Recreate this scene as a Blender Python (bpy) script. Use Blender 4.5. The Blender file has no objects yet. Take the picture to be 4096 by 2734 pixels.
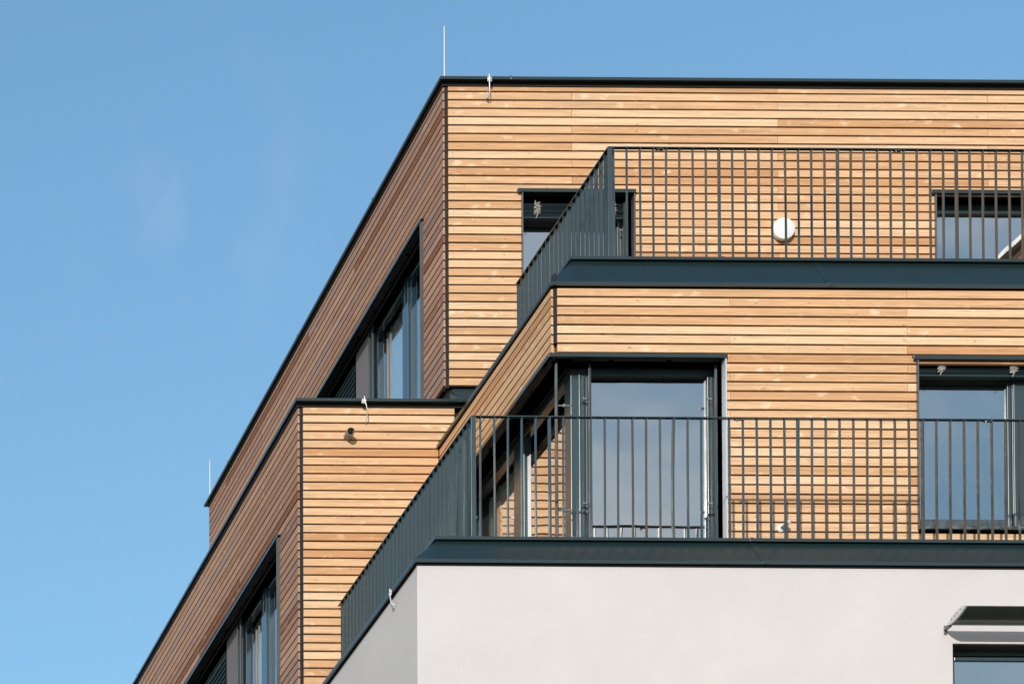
import bpy, math, random
from mathutils import Vector, Matrix
rng = random.Random(11)
scene = bpy.context.scene
COL = scene.collection

# ------------------------------------------------------------------ camera
cam_d = bpy.data.cameras.new("camera"); cam = bpy.data.objects.new("camera", cam_d); COL.objects.link(cam)
PITCH, ROLL = 0.035, 0.006702
right = Vector((1, 0, 0)); fwd = Vector((0, math.cos(PITCH), math.sin(PITCH))); up = Vector((0, -math.sin(PITCH), math.cos(PITCH)))
r2 = right * math.cos(ROLL) + up * math.sin(ROLL); u2 = up * math.cos(ROLL) - right * math.sin(ROLL)
M = Matrix((r2, u2, -fwd)).transposed().to_4x4()
cam.matrix_world = M
cam_d.sensor_width = 36.0; cam_d.sensor_fit = 'HORIZONTAL'
cam_d.lens = 12830.0 / 4096 * 36.0
cam_d.shift_x = (2048 - (-2200.0)) / 4096
cam_d.shift_y = (7037.92 - 1367) / 4096
cam_d.clip_start = 0.5; cam_d.clip_end = 3000
scene.camera = cam

# ------------------------------------------------------------------ light and sky
SUN_TO = Vector((-0.44, -1.0, 0.35)).normalized()
ELEV = math.asin(SUN_TO.z); ROT = math.atan2(SUN_TO.x, SUN_TO.y)
sd = bpy.data.lights.new("sun", 'SUN'); sd.energy = 3.3; sd.angle = math.radians(0.53); sd.color = (1.0, 0.94, 0.87)
sun = bpy.data.objects.new("sun", sd); COL.objects.link(sun)
sun.rotation_euler = (-SUN_TO).to_track_quat('-Z', 'Y').to_euler()
scene.view_settings.view_transform = 'Standard'; scene.view_settings.look = 'None'
scene.view_settings.gamma = 1.0; scene.view_settings.exposure = 0.0
scene.view_settings.use_curve_mapping = False

world = bpy.data.worlds.new("World"); scene.world = world; world.use_nodes = True
wn = world.node_tree; wn.nodes.clear()
def N(t, typ, **kw):
    n = t.nodes.new(typ)
    for k, v in kw.items(): setattr(n, k, v)
    return n
def L(t, a, b): t.links.new(a, b)
w_out = N(wn, 'ShaderNodeOutputWorld'); w_bg = N(wn, 'ShaderNodeBackground'); w_sky = N(wn, 'ShaderNodeTexSky')
w_sky.sky_type = 'NISHITA'; w_sky.sun_disc = False; w_sky.sun_elevation = ELEV; w_sky.sun_rotation = ROT
w_sky.air_density = 1.7; w_sky.dust_density = 0.0; w_sky.ozone_density = 4.5; w_sky.altitude = 300
w_bg.inputs['Strength'].default_value = 0.15
# soft clouds behind the viewer, spread leftwards as added fill light; faint wisps ahead
w_tc = N(wn, 'ShaderNodeTexCoord'); w_map = N(wn, 'ShaderNodeMapping'); w_map.inputs['Scale'].default_value = (2.2, 2.2, 5.0)
w_noi = N(wn, 'ShaderNodeTexNoise'); w_noi.inputs['Scale'].default_value = 1.6; w_noi.inputs['Detail'].default_value = 7; w_noi.inputs['Roughness'].default_value = 0.52
w_noi.inputs['Distortion'].default_value = 0.4
w_cr = N(wn, 'ShaderNodeValToRGB'); w_cr.color_ramp.elements[0].position = 0.28; w_cr.color_ramp.elements[1].position = 0.66
w_mr = N(wn, 'ShaderNodeMapRange')
w_mr.inputs['From Min'].default_value = -0.25; w_mr.inputs['From Max'].default_value = 0.22
w_mr.inputs['To Min'].default_value = 0.0; w_mr.inputs['To Max'].default_value = 0.85
w_mul = N(wn, 'ShaderNodeMath', operation='MULTIPLY'); w_mix = N(wn, 'ShaderNodeMixRGB'); w_mix.inputs[2].default_value = (6.6, 6.7, 6.9, 1)
L(wn, w_tc.outputs['Generated'], w_map.inputs['Vector']); L(wn, w_map.outputs[0], w_noi.inputs['Vector']); L(wn, w_noi.outputs['Fac'], w_cr.inputs[0])
w_dot = N(wn, 'ShaderNodeVectorMath', operation='DOT_PRODUCT'); w_dot.inputs[1].default_value = (-0.75, -0.66, 0)
L(wn, w_tc.outputs['Generated'], w_dot.inputs[0]); L(wn, w_dot.outputs['Value'], w_mr.inputs['Value'])
L(wn, w_cr.outputs[0], w_mul.inputs[0]); L(wn, w_mr.outputs[0], w_mul.inputs[1])
# wisps: thin streaks near two directions
w_prev = w_mul.outputs[0]
w_wm = N(wn, 'ShaderNodeMapping'); w_wm.inputs['Scale'].default_value = (26, 26, 9); w_wm.inputs['Rotation'].default_value = (0, 0.75, 0.3)
w_wn = N(wn, 'ShaderNodeTexNoise'); w_wn.inputs['Scale'].default_value = 1.7; w_wn.inputs['Detail'].default_value = 4
w_wr = N(wn, 'ShaderNodeMapRange'); w_wr.inputs['From Min'].default_value = 0.50; w_wr.inputs['From Max'].default_value = 0.75; w_wr.inputs['To Max'].default_value = 0.10
L(wn, w_tc.outputs['Generated'], w_wm.inputs['Vector']); L(wn, w_wm.outputs[0], w_wn.inputs['Vector']); L(wn, w_wn.outputs['Fac'], w_wr.inputs['Value'])
w_dist = N(wn, 'ShaderNodeVectorMath', operation='DISTANCE'); w_dist.inputs[1].default_value = Vector((0.2285, 0.982, 0.5235)).normalized()
L(wn, w_tc.outputs['Generated'], w_dist.inputs[0])
w_dr = N(wn, 'ShaderNodeMapRange', interpolation_type='SMOOTHSTEP'); w_dr.inputs['From Min'].default_value = 0.046; w_dr.inputs['From Max'].default_value = 0.0
L(wn, w_dist.outputs['Value'], w_dr.inputs['Value'])
w_m2 = N(wn, 'ShaderNodeMath', operation='MULTIPLY'); L(wn, w_wr.outputs[0], w_m2.inputs[0]); L(wn, w_dr.outputs[0], w_m2.inputs[1])
w_add = N(wn, 'ShaderNodeMath', operation='ADD'); w_add.use_clamp = True
L(wn, w_prev, w_add.inputs[0]); L(wn, w_m2.outputs[0], w_add.inputs[1])
L(wn, w_add.outputs[0], w_mix.inputs[0]); w_tint = N(wn, 'ShaderNodeMixRGB', blend_type='MULTIPLY'); w_tint.inputs[0].default_value = 1; w_tint.inputs[2].default_value = (0.95, 1.065, 1.10, 1)
L(wn, w_sky.outputs[0], w_tint.inputs[1]); L(wn, w_tint.outputs[0], w_mix.inputs[1]); L(wn, w_mix.outputs[0], w_bg.inputs[0]); L(wn, w_bg.outputs[0], w_out.inputs[0])

# ------------------------------------------------------------------ materials
def principled(name, color, rough=0.5, metal=0.0, spec=None, ior=None):
    m = bpy.data.materials.new(name); m.use_nodes = True
    b = m.node_tree.nodes['Principled BSDF']
    b.inputs['Base Color'].default_value = (*color, 1); b.inputs['Roughness'].default_value = rough; b.inputs['Metallic'].default_value = metal
    if spec is not None: b.inputs['Specular IOR Level'].default_value = spec
    if ior: b.inputs['IOR'].default_value = ior
    return m, m.node_tree, b
def metal_paint(name, color, rough=0.3, ior=1.65, var=0.25, dust=0.0):
    m, t, b = principled(name, color, rough, ior=ior)
    tc = N(t, 'ShaderNodeTexCoord'); n = N(t, 'ShaderNodeTexNoise'); n.inputs['Scale'].default_value = 3.0; n.inputs['Detail'].default_value = 6
    L(t, tc.outputs['Object'], n.inputs['Vector'])
    r = N(t, 'ShaderNodeMapRange'); r.inputs['From Min'].default_value = .3; r.inputs['From Max'].default_value = .7
    r.inputs['To Min'].default_value = rough * (1 - var); r.inputs['To Max'].default_value = rough * (1 + var)
    L(t, n.outputs['Fac'], r.inputs['Value']); L(t, r.outputs[0], b.inputs['Roughness'])
    n2 = N(t, 'ShaderNodeTexNoise'); n2.inputs['Scale'].default_value = 0.9; n2.inputs['Detail'].default_value = 2
    L(t, tc.outputs['Object'], n2.inputs['Vector'])
    bp = N(t, 'ShaderNodeBump'); bp.inputs['Strength'].default_value = 0.05; bp.inputs['Distance'].default_value = 0.02
    L(t, n2.outputs['Fac'], bp.inputs['Height']); L(t, bp.outputs[0], b.inputs['Normal'])
    return m
ANTH = metal_paint('anthracite_metal', (0.013, 0.028, 0.027), 0.22, ior=1.68)
RAILM = metal_paint('railing_metal', (0.021, 0.041, 0.043), 0.17, ior=1.78)
BLACKM = metal_paint('black_trim_metal', (0.011, 0.011, 0.010), 0.6, ior=1.4)
FRAME = metal_paint('window_frame_metal', (0.028, 0.054, 0.058), 0.24, ior=1.65)
FRAMEG = metal_paint('glossy_frame_metal', (0.020, 0.045, 0.060), 0.06, ior=2.5)
JAMBM = metal_paint('reveal_metal', (0.085, 0.085, 0.08), 0.3, ior=1.8)
GUIDE = metal_paint('guide_rail_metal', (0.026, 0.036, 0.037), 0.35, ior=1.5)
GALV = metal_paint('galvanised_metal', (0.60, 0.60, 0.585), 0.45)
GALV.node_tree.nodes['Principled BSDF'].inputs['Metallic'].default_value = 0.2
STEEL = principled('stainless_steel', (0.22, 0.22, 0.21), 0.45, 0.7)[0]
LIGHTP = metal_paint('light_grey_reveal_paint', (0.58, 0.62, 0.65), 0.3)
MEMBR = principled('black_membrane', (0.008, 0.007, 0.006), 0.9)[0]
WHITEP = principled('white_plastic', (0.80, 0.80, 0.79), 0.35)[0]
GREYP = principled('grey_plastic', (0.27, 0.26, 0.24), 0.4)[0]
DARKIN = principled('interior_grey', (0.30, 0.30, 0.29), 0.9)[0]
DARKFL = principled('interior_floor', (0.10, 0.08, 0.06), 0.8)[0]
SLAT = principled('blind_slat_paint', (0.020, 0.040, 0.042), 0.35)[0]
CORD = principled('pale_cord', (0.62, 0.60, 0.55), 0.7)[0]
SCREWM = principled('screw_steel', (0.42, 0.36, 0.30), 0.45, 0.6)[0]

def curtain_mat():
    m, t, b = principled('curtain_cloth', (0.72, 0.72, 0.69), 0.9)
    tc = N(t, 'ShaderNodeTexCoord'); mp = N(t, 'ShaderNodeMapping'); mp.inputs['Scale'].default_value = (30, 30, 0.6)
    n = N(t, 'ShaderNodeTexNoise'); n.inputs['Scale'].default_value = 1; L(t, tc.outputs['Object'], mp.inputs[0]); L(t, mp.outputs[0], n.inputs['Vector'])
    mx = N(t, 'ShaderNodeMixRGB'); mx.inputs[1].default_value = (0.78, 0.78, 0.74, 1); mx.inputs[2].default_value = (0.88, 0.88, 0.86, 1)
    L(t, n.outputs['Fac'], mx.inputs[0]); L(t, mx.outputs[0], b.inputs['Base Color'])
    return m
CURT = curtain_mat()

def plaster_mat(name, col, scale=1.0):
    m, t, b = principled(name, col, 0.92, spec=0.15)
    tc = N(t, 'ShaderNodeTexCoord')
    n = N(t, 'ShaderNodeTexNoise'); n.inputs['Scale'].default_value = 42 * scale; n.inputs['Detail'].default_value = 5; n.inputs['Roughness'].default_value = .62
    n2 = N(t, 'ShaderNodeTexNoise'); n2.inputs['Scale'].default_value = 1.4; n2.inputs['Detail'].default_value = 7; n2.inputs['Roughness'].default_value = .6
    L(t, tc.outputs['Object'], n.inputs['Vector']); L(t, tc.outputs['Object'], n2.inputs['Vector'])
    bp = N(t, 'ShaderNodeBump'); bp.inputs['Strength'].default_value = 0.55; bp.inputs['Distance'].default_value = 0.005
    L(t, n.outputs['Fac'], bp.inputs['Height']); 
    bp2 = N(t, 'ShaderNodeBump'); bp2.inputs['Strength'].default_value = 0.25; bp2.inputs['Distance'].default_value = 0.02
    L(t, n2.outputs['Fac'], bp2.inputs['Height']); L(t, bp.outputs[0], bp2.inputs['Normal']); L(t, bp2.outputs[0], b.inputs['Normal'])
    cr = N(t, 'ShaderNodeMixRGB'); cr.inputs[1].default_value = (col[0] * .90, col[1] * .90, col[2] * .905, 1); cr.inputs[2].default_value = (col[0] * 1.09, col[1] * 1.09, col[2] * 1.08, 1)
    L(t, n2.outputs['Fac'], cr.inputs[0]); L(t, cr.outputs[0], b.inputs['Base Color'])
    return m
PLASTER = plaster_mat('white_plaster', (0.64, 0.60, 0.586))
PIERP = plaster_mat('grey_plaster', (0.20, 0.18, 0.19))

def wood_mat(name, c_light, c_mid, c_dark, c_halo, c_knot, grain=0.5, halo=0.55, grey=None, spec=.3, rough=.6):
    """boards carry buv = (metres along the board + offset, height across, random)"""
    m, t, b = principled(name, c_mid, rough, spec=spec)
    at = N(t, 'ShaderNodeAttribute', attribute_name='buv'); sp = N(t, 'ShaderNodeSeparateXYZ'); L(t, at.outputs['Vector'], sp.inputs[0])
    wz = N(t, 'ShaderNodeTexNoise'); wz.inputs['Scale'].default_value = 1; wz.inputs['Detail'].default_value = 2
    wm = N(t, 'ShaderNodeMapping'); wm.inputs['Scale'].default_value = (9, 40, 3); L(t, at.outputs['Vector'], wm.inputs[0]); L(t, wm.outputs[0], wz.inputs['Vector'])
    ws = N(t, 'ShaderNodeVectorMath', operation='SUBTRACT'); ws.inputs[1].default_value = (.5, .5, .5); L(t, wz.outputs['Color'], ws.inputs[0])
    wk = N(t, 'ShaderNodeVectorMath', operation='MULTIPLY'); wk.inputs[1].default_value = (.16, .05, 0); L(t, ws.outputs[0], wk.inputs[0])
    wa = N(t, 'ShaderNodeVectorMath', operation='ADD'); L(t, at.outputs['Vector'], wa.inputs[0]); L(t, wk.outputs[0], wa.inputs[1])
    def vec(su, sv, sw=7.0, warp=False):
        mp = N(t, 'ShaderNodeMapping'); mp.inputs['Scale'].default_value = (su, sv, sw); L(t, (wa.outputs[0] if warp else at.outputs['Vector']), mp.inputs[0]); return mp.outputs[0]
    # board tone
    cr = N(t, 'ShaderNodeValToRGB'); e = cr.color_ramp.elements
    e[0].position = 0.0; e[0].color = (*c_dark, 1); e[1].position = 1.0; e[1].color = (*c_light, 1)
    x = e.new(0.5); x.color = (*c_mid, 1); 
    if grey: g = e.new(0.25); g.color = (*grey, 1)
    L(t, sp.outputs['Z'], cr.inputs[0])
    # long soft streaks
    n1 = N(t, 'ShaderNodeTexNoise'); n1.inputs['Scale'].default_value = 1; n1.inputs['Detail'].default_value = 4; n1.inputs['Distortion'].default_value = .6; L(t, vec(1.3, 34), n1.inputs['Vector'])
    n2 = N(t, 'ShaderNodeTexNoise'); n2.inputs['Scale'].default_value = 1; n2.inputs['Detail'].default_value = 3; L(t, vec(5, 170), n2.inputs['Vector'])
    ad = N(t, 'ShaderNodeMath', operation='ADD'); L(t, n1.outputs['Fac'], ad.inputs[0]); L(t, n2.outputs['Fac'], ad.inputs[1])
    mr = N(t, 'ShaderNodeMapRange'); mr.inputs['From Min'].default_value = .7; mr.inputs['From Max'].default_value = 1.3; mr.inputs['To Min'].default_value = 1 - .22 * grain; mr.inputs['To Max'].default_value = 1 + .2 * grain
    L(t, ad.outputs[0], mr.inputs['Value'])
    mul = N(t, 'ShaderNodeMixRGB', blend_type='MULTIPLY'); mul.inputs[0].default_value = 1
    L(t, cr.outputs[0], mul.inputs[1]); L(t, mr.outputs[0], mul.inputs[2])
    # pale figure near knots, with their highlights put into the colour
    n3 = N(t, 'ShaderNodeTexNoise'); n3.inputs['Scale'].default_value = 1; n3.inputs['Detail'].default_value = 2; n3.inputs['Distortion'].default_value = 1.2; L(t, vec(7, 14), n3.inputs['Vector'])
    vo = N(t, 'ShaderNodeTexVoronoi', feature='F1', distance='EUCLIDEAN'); vo.inputs['Scale'].default_value = 1; vo.inputs['Randomness'].default_value = 1.0; vo.voronoi_dimensions = '2D'; L(t, vec(6.0, 9.5, 1, True), vo.inputs['Vector'])
    vc = N(t, 'ShaderNodeSeparateXYZ'); L(t, vo.outputs['Color'], vc.inputs[0])
    hr = N(t, 'ShaderNodeMapRange', interpolation_type='SMOOTHSTEP'); hr.inputs['From Min'].default_value = .40; hr.inputs['From Max'].default_value = .06; L(t, vo.outputs['Distance'], hr.inputs['Value'])
    nr = N(t, 'ShaderNodeMapRange', interpolation_type='SMOOTHSTEP'); nr.inputs['From Min'].default_value = .40; nr.inputs['From Max'].default_value = .58; L(t, n3.outputs['Fac'], nr.inputs['Value'])
    on = N(t, 'ShaderNodeMath', operation='GREATER_THAN'); on.inputs[1].default_value = .60; L(t, vc.outputs[0], on.inputs[0])
    m1 = N(t, 'ShaderNodeMath', operation='MULTIPLY'); L(t, hr.outputs[0], m1.inputs[0]); L(t, nr.outputs[0], m1.inputs[1])
    m2 = N(t, 'ShaderNodeMath', operation='MULTIPLY'); L(t, m1.outputs[0], m2.inputs[0]); L(t, on.outputs[0], m2.inputs[1])
    n4 = N(t, 'ShaderNodeTexNoise'); n4.inputs['Scale'].default_value = 1; n4.inputs['Detail'].default_value = 1; L(t, vec(.8, 0, 41), n4.inputs['Vector'])
    n4r = N(t, 'ShaderNodeMapRange', interpolation_type='SMOOTHSTEP'); n4r.inputs['From Min'].default_value = .40; n4r.inputs['From Max'].default_value = .62; n4r.inputs['To Min'].default_value = .12; n4r.inputs['To Max'].default_value = halo * 1.2; L(t, n4.outputs['Fac'], n4r.inputs['Value'])
    m3 = N(t, 'ShaderNodeMath', operation='MULTIPLY'); L(t, n4r.outputs[0], m3.inputs[1]); L(t, m2.outputs[0], m3.inputs[0])
    mxh = N(t, 'ShaderNodeMixRGB'); mxh.inputs[2].default_value = (*c_halo, 1); L(t, m3.outputs[0], mxh.inputs[0]); L(t, mul.outputs[0], mxh.inputs[1])
    # knots
    vk = N(t, 'ShaderNodeTexVoronoi', feature='F1'); vk.inputs['Scale'].default_value = 1; vk.voronoi_dimensions = '2D'; L(t, vec(5.5, 9.5, 1, True), vk.inputs['Vector'])
    vkc = N(t, 'ShaderNodeSeparateXYZ'); L(t, vk.outputs['Color'], vkc.inputs[0])
    on2 = N(t, 'ShaderNodeMath', operation='GREATER_THAN'); on2.inputs[1].default_value = .80; L(t, vkc.outputs[1], on2.inputs[0])
    kr = N(t, 'ShaderNodeMapRange', interpolation_type='SMOOTHSTEP'); kr.inputs['From Min'].default_value = .085; kr.inputs['From Max'].default_value = .02; kr.inputs['To Max'].default_value = .62; L(t, vk.outputs['Distance'], kr.inputs['Value'])
    m4 = N(t, 'ShaderNodeMath', operation='MULTIPLY'); L(t, kr.outputs[0], m4.inputs[0]); L(t, on2.outputs[0], m4.inputs[1])
    mxk = N(t, 'ShaderNodeMixRGB'); mxk.inputs[2].default_value = (*c_knot, 1); L(t, m4.outputs[0], mxk.inputs[0]); L(t, mxh.outputs[0], mxk.inputs[1])
    L(t, mxk.outputs[0], b.inputs['Base Color'])
    bp = N(t, 'ShaderNodeBump'); bp.inputs['Strength'].default_value = .25; bp.inputs['Distance'].default_value = .002; L(t, n2.outputs['Fac'], bp.inputs['Height']); L(t, bp.outputs[0], b.inputs['Normal'])
    return m
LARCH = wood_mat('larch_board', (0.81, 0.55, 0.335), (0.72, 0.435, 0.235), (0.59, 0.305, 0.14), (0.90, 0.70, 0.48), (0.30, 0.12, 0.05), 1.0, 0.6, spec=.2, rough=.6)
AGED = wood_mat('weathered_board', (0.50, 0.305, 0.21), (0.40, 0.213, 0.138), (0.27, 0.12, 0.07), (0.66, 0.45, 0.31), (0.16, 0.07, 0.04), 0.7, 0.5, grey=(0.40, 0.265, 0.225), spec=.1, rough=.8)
BATTEN = principled('batten_wood', (0.42, 0.20, 0.07), 0.7)[0]

def glass_mat(name, f0, f90, tint):
    m = bpy.data.materials.new(name); m.use_nodes = True; t = m.node_tree; t.nodes.clear()
    o = N(t, 'ShaderNodeOutputMaterial'); mx = N(t, 'ShaderNodeMixShader'); tr = N(t, 'ShaderNodeBsdfTransparent'); gl = N(t, 'ShaderNodeBsdfGlossy'); lw = N(t, 'ShaderNodeLayerWeight')
    tr.inputs[0].default_value = (*tint, 1); gl.inputs['Roughness'].default_value = 0.004; gl.inputs[0].default_value = (0.95, 0.97, 0.97, 1); lw.inputs[0].default_value = .5
    pw = N(t, 'ShaderNodeMath', operation='POWER'); pw.inputs[1].default_value = 1.25; L(t, lw.outputs['Facing'], pw.inputs[0])
    mr = N(t, 'ShaderNodeMapRange'); mr.inputs['To Min'].default_value = f0; mr.inputs['To Max'].default_value = f90; L(t, pw.outputs[0], mr.inputs['Value'])
    tc = N(t, 'ShaderNodeTexCoord'); n = N(t, 'ShaderNodeTexNoise'); n.inputs['Scale'].default_value = 1.8; n.inputs['Detail'].default_value = 1; L(t, tc.outputs['Object'], n.inputs['Vector'])
    bp = N(t, 'ShaderNodeBump'); bp.inputs['Strength'].default_value = 0.06; bp.inputs['Distance'].default_value = 0.05; L(t, n.outputs['Fac'], bp.inputs['Height'])
    L(t, bp.outputs[0], gl.inputs['Normal'])
    L(t, mr.outputs[0], mx.inputs[0]); L(t, tr.outputs[0], mx.inputs[1]); L(t, gl.outputs[0], mx.inputs[2]); L(t, mx.outputs[0], o.inputs[0])
    return m
GLASS = glass_mat('window_glass', 0.36, 1.0, (0.55, 0.58, 0.57))
GLASSC = glass_mat('clear_window_glass', 0.14, 0.80, (0.96, 0.97, 0.96))

# ------------------------------------------------------------------ mesh helpers
class MB:
    def __init__(s): s.v = []; s.f = []; s.mi = []; s.uv = []
    def add(s, verts, faces, mi=0, uv=None):
        o = len(s.v); s.v += [tuple(p) for p in verts]
        s.uv += (uv if uv else [(p[0] + p[1], p[2], .5) for p in verts])
        for f in faces: s.f.append(tuple(i + o for i in f)); s.mi.append(mi)
        return s
    def box(s, x0, x1, y0, y1, z0, z1, mi=0):
        v = [(x0, y0, z0), (x1, y0, z0), (x1, y1, z0), (x0, y1, z0), (x0, y0, z1), (x1, y0, z1), (x1, y1, z1), (x0, y1, z1)]
        return s.add(v, [(3, 2, 1, 0), (4, 5, 6, 7), (0, 1, 5, 4), (1, 2, 6, 5), (2, 3, 7, 6), (3, 0, 4, 7)], mi)
    def prism(s, ring0, ring1, mi=0, caps=True):
        n = len(ring0); f = [(i, (i + 1) % n, n + (i + 1) % n, n + i) for i in range(n)]
        if caps: f += [tuple(reversed(range(n))), tuple(range(n, 2 * n))]
        return s.add(list(ring0) + list(ring1), f, mi)
    def strip(s, rings, mi=0, closed=False):
        """open or closed profile rings joined in sequence"""
        n = len(rings[0]); f = []
        for k in range(len(rings) - 1):
            for i in range(n if closed else n - 1): f.append((k * n + i, k * n + (i + 1) % n, (k + 1) * n + (i + 1) % n, (k + 1) * n + i))
        if closed: f += [tuple(reversed(range(n))), tuple((len(rings) - 1) * n + i for i in range(n))]
        return s.add([p for r in rings for p in r], f, mi)
    def tube(s, pts, r, n=10, mi=0, r_end=None):
        pts = [Vector(p) for p in pts]; rings = []
        for k, p in enumerate(pts):
            d = (pts[min(k + 1, len(pts) - 1)] - pts[max(k - 1, 0)]).normalized()
            a = d.orthogonal().normalized() if k == 0 else (a - d * a.dot(d)).normalized()
            b = d.cross(a); rr = r if r_end is None else r + (r_end - r) * k / (len(pts) - 1)
            rings.append([p + (a * math.cos(2 * math.pi * i / n) + b * math.sin(2 * math.pi * i / n)) * rr for i in range(n)])
        return s.strip(rings, mi, True)
    def lathe(s, prof, org, axis, n=32, mi=0):
        """prof: (radius, distance along axis)"""
        ax = Vector(axis).normalized(); a = ax.orthogonal().normalized(); b = ax.cross(a); org = Vector(org); rings = []
        for r, d in prof: rings.append([org + ax * d + (a * math.cos(2 * math.pi * i / n) + b * math.sin(2 * math.pi * i / n)) * max(r, 1e-4) for i in range(n)])
        return s.strip(rings, mi, True)
    def build(s, name, mats, parent=None, smooth=False, bevel=0.0):
        me = bpy.data.meshes.new(name)
        org = Vector(parent.matrix_world.translation) if parent else Vector((0, 0, 0))
        me.from_pydata([Vector(p) for p in s.v], [], s.f)
        mats = mats if isinstance(mats, (list, tuple)) else [mats]
        for m in mats: me.materials.append(m)
        me.polygons.foreach_set('material_index', s.mi)
        a = me.attributes.new('buv', 'FLOAT_VECTOR', 'POINT'); a.data.foreach_set('vector', [c for u in s.uv for c in u])
        import bmesh
        bm = bmesh.new(); bm.from_mesh(me); bmesh.ops.recalc_face_normals(bm, faces=bm.faces); bm.to_mesh(me); bm.free()
        if smooth:
            me.polygons.foreach_set('use_smooth', [True] * len(me.polygons)); 
            me.set_sharp_from_angle(angle=math.radians(38))
        o = bpy.data.objects.new(name, me); COL.objects.link(o)
        if parent: o.parent = parent; o.matrix_parent_inverse = Matrix.Translation(-org) if parent.type == 'EMPTY' else Matrix.Identity(4)
        if bevel:
            md = o.modifiers.new('bevel', 'BEVEL'); md.width = bevel; md.segments = 2; md.limit_method = 'ANGLE'; md.angle_limit = math.radians(40)
        return o
def tag(o, label, cat, group=None, kind=None):
    if label: o['label'] = label
    if cat: o['category'] = cat
    if group: o['group'] = group
    if kind: o['kind'] = kind
    return o
def thing(name, label, cat, loc, group=None):
    o = bpy.data.objects.new(name, None); COL.objects.link(o); o.location = loc; o.empty_display_size = .2
    bpy.context.view_layer.update()
    return tag(o, label, cat, group)
def place_children(parent):
    pass

def minus(intervals, cut):
    out = []
    for a, b in intervals:
        if cut[1] <= a or cut[0] >= b: out.append((a, b)); continue
        if cut[0] > a: out.append((a, cut[0]))
        if cut[1] < b: out.append((cut[1], b))
    return [(a, b) for a, b in out if b - a > 0.01]

# ------------------------------------------------------------------ dimensions (metres, eye level z = 0)
XA, YA = 10.0768, 32.3008          # upper block: side face, front face
XC = 10.02                    # side face of the forward bay
XB = 8.5799                    # lower set-back block, same front plane
YC = 28.95                    # forward bay, side face flush with XA
XD, YD = 8.314, 27.425         # white plastered block
XR = 18.0                     # right end, outside the picture
BT = 0.022                    # board thickness

def board(mb, axis, a0, a1, z0, z1, face, sgn, rnd, off):
    """one board; axis 'x' faces -y, axis 'y' faces -x"""
    c = 0.0014; s = -0.0075; face += rng.uniform(-.0012, .0012)
    prof = [(c, z0), (0, z0 + c), (0, z1 - c), (c, z1), (BT, z1 + s), (BT, z0 + s)]
    def P(a, d, z): return (a, face + d, z) if axis == 'x' else (face + d, a, z)
    r0 = [P(a0, d, z) for d, z in prof]; r1 = [P(a1, d, z) for d, z in prof]; n = len(prof)
    zc = (z0 + z1) / 2
    uv = [(a0 + off, z - zc + off * .37, rnd) for d, z in prof] + [(a1 + off, z - zc + off * .37, rnd) for d, z in prof]
    f = [(i, (i + 1) % n, n + (i + 1) % n, n + i) for i in range(n)] + [tuple(reversed(range(n))), tuple(range(n, 2 * n))]
    mb.add(r0 + r1, f, 0, uv)

def cladding(axis, a0, a1, face, gap0, pitch, ztop, zbot, holes=(), joints=None, battens=(), wood=None, gapw=.0166, parent=None, rnd_pull=0.0, label=None):
    """horizontal board wall with battens, membrane and screws behind; gap0 = height of the first gap under the top board"""
    mb = MB(); row = 0; z_hi = ztop
    zs = gap0
    while z_hi > zbot + .02:
        z1 = z_hi - (0 if row == 0 else gapw / 2) + rng.uniform(-.0008, .0008); z0 = max(zs + gapw / 2, zbot) + rng.uniform(-.0008, .0008)
        iv = [(a0, a1)]
        for h in holes:
            ov = min(z1, h[3]) - max(z0, h[2])
            if ov > 0.35 * (z1 - z0): iv = minus(iv, (h[0], h[1]))
        js = joints(row) if joints else []
        for j in js: iv = minus(iv, (j - .0012, j + .0012)) if all(abs(j - q) > .02 for p in iv for q in p) else iv
        for p, q in iv:
            r = min(1, max(0, rng.gauss(.55, .30))) if rng.random() > .1 else rng.random()
            board(mb, axis, p + rng.uniform(0, .002), q - rng.uniform(0, .002), z0, z1, face, 1, r, rng.uniform(0, 60))
            for b in battens:
                for bb in ((b,) if min(abs(b - p), abs(b - q)) > .03 else (p + .03 if abs(b - p) < abs(b - q) else q - .03,)):
                    if p + .01 < bb < q - .01 and p - .04 < b < q + .04:
                        for zz in (z0 + .018, z1 - .018):
                            cx = bb + rng.uniform(-.006, .006); cz = zz + rng.uniform(-.004, .004); rr = .0034
                            ring = []
                            for k in range(6):
                                u, w = cx + rr * math.cos(k * math.pi / 3), cz + rr * math.sin(k * math.pi / 3)
                                ring.append((u, face - .0022, w) if axis == 'x' else (face - .0022, u, w))
                            mb.add(ring, [tuple(range(6))], 2)
        z_hi = zs; zs -= pitch; row += 1
    def bx(u0, u1, d0, d1, z0, z1, mi):
        if axis == 'x': mb.box(u0, u1, face + d0, face + d1, z0, z1, mi)
        else: mb.box(face + d0, face + d1, u0, u1, z0, z1, mi)
    for b in battens:
        iv = [(zbot, ztop)]
        for h in holes:
            if h[0] - .03 < b < h[1] + .03: iv = minus(iv, (h[2], h[3]))
        for z0, z1 in iv: bx(b - .022, b + .022, BT + .002, .055, z0, z1, 1)
    # membrane in cells round the openings
    us = sorted({a0, a1} | {c for h in holes for c in (h[0], h[1]) if a0 < c < a1}); zz = sorted({zbot, ztop} | {c for h in holes for c in (h[2], h[3]) if zbot < c < ztop})
    for i in range(len(us) - 1):
        for k in range(len(zz) - 1):
            uc, zc = (us[i] + us[i + 1]) / 2, (zz[k] + zz[k + 1]) / 2
            if any(h[0] < uc < h[1] and h[2] < zc < h[3] for h in holes): continue
            bx(us[i], us[i + 1], .056, .20, zz[k], zz[k + 1], 3)
    return mb.build('wood_cladding', [wood or LARCH, BATTEN, SCREWM, MEMBR], parent)

# ================================================================== BUILDING
B = thing('apartment_building', 'stepped apartment block with larch board upper storeys above a white plastered storey', 'building', (12, 34, -1.6))

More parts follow.
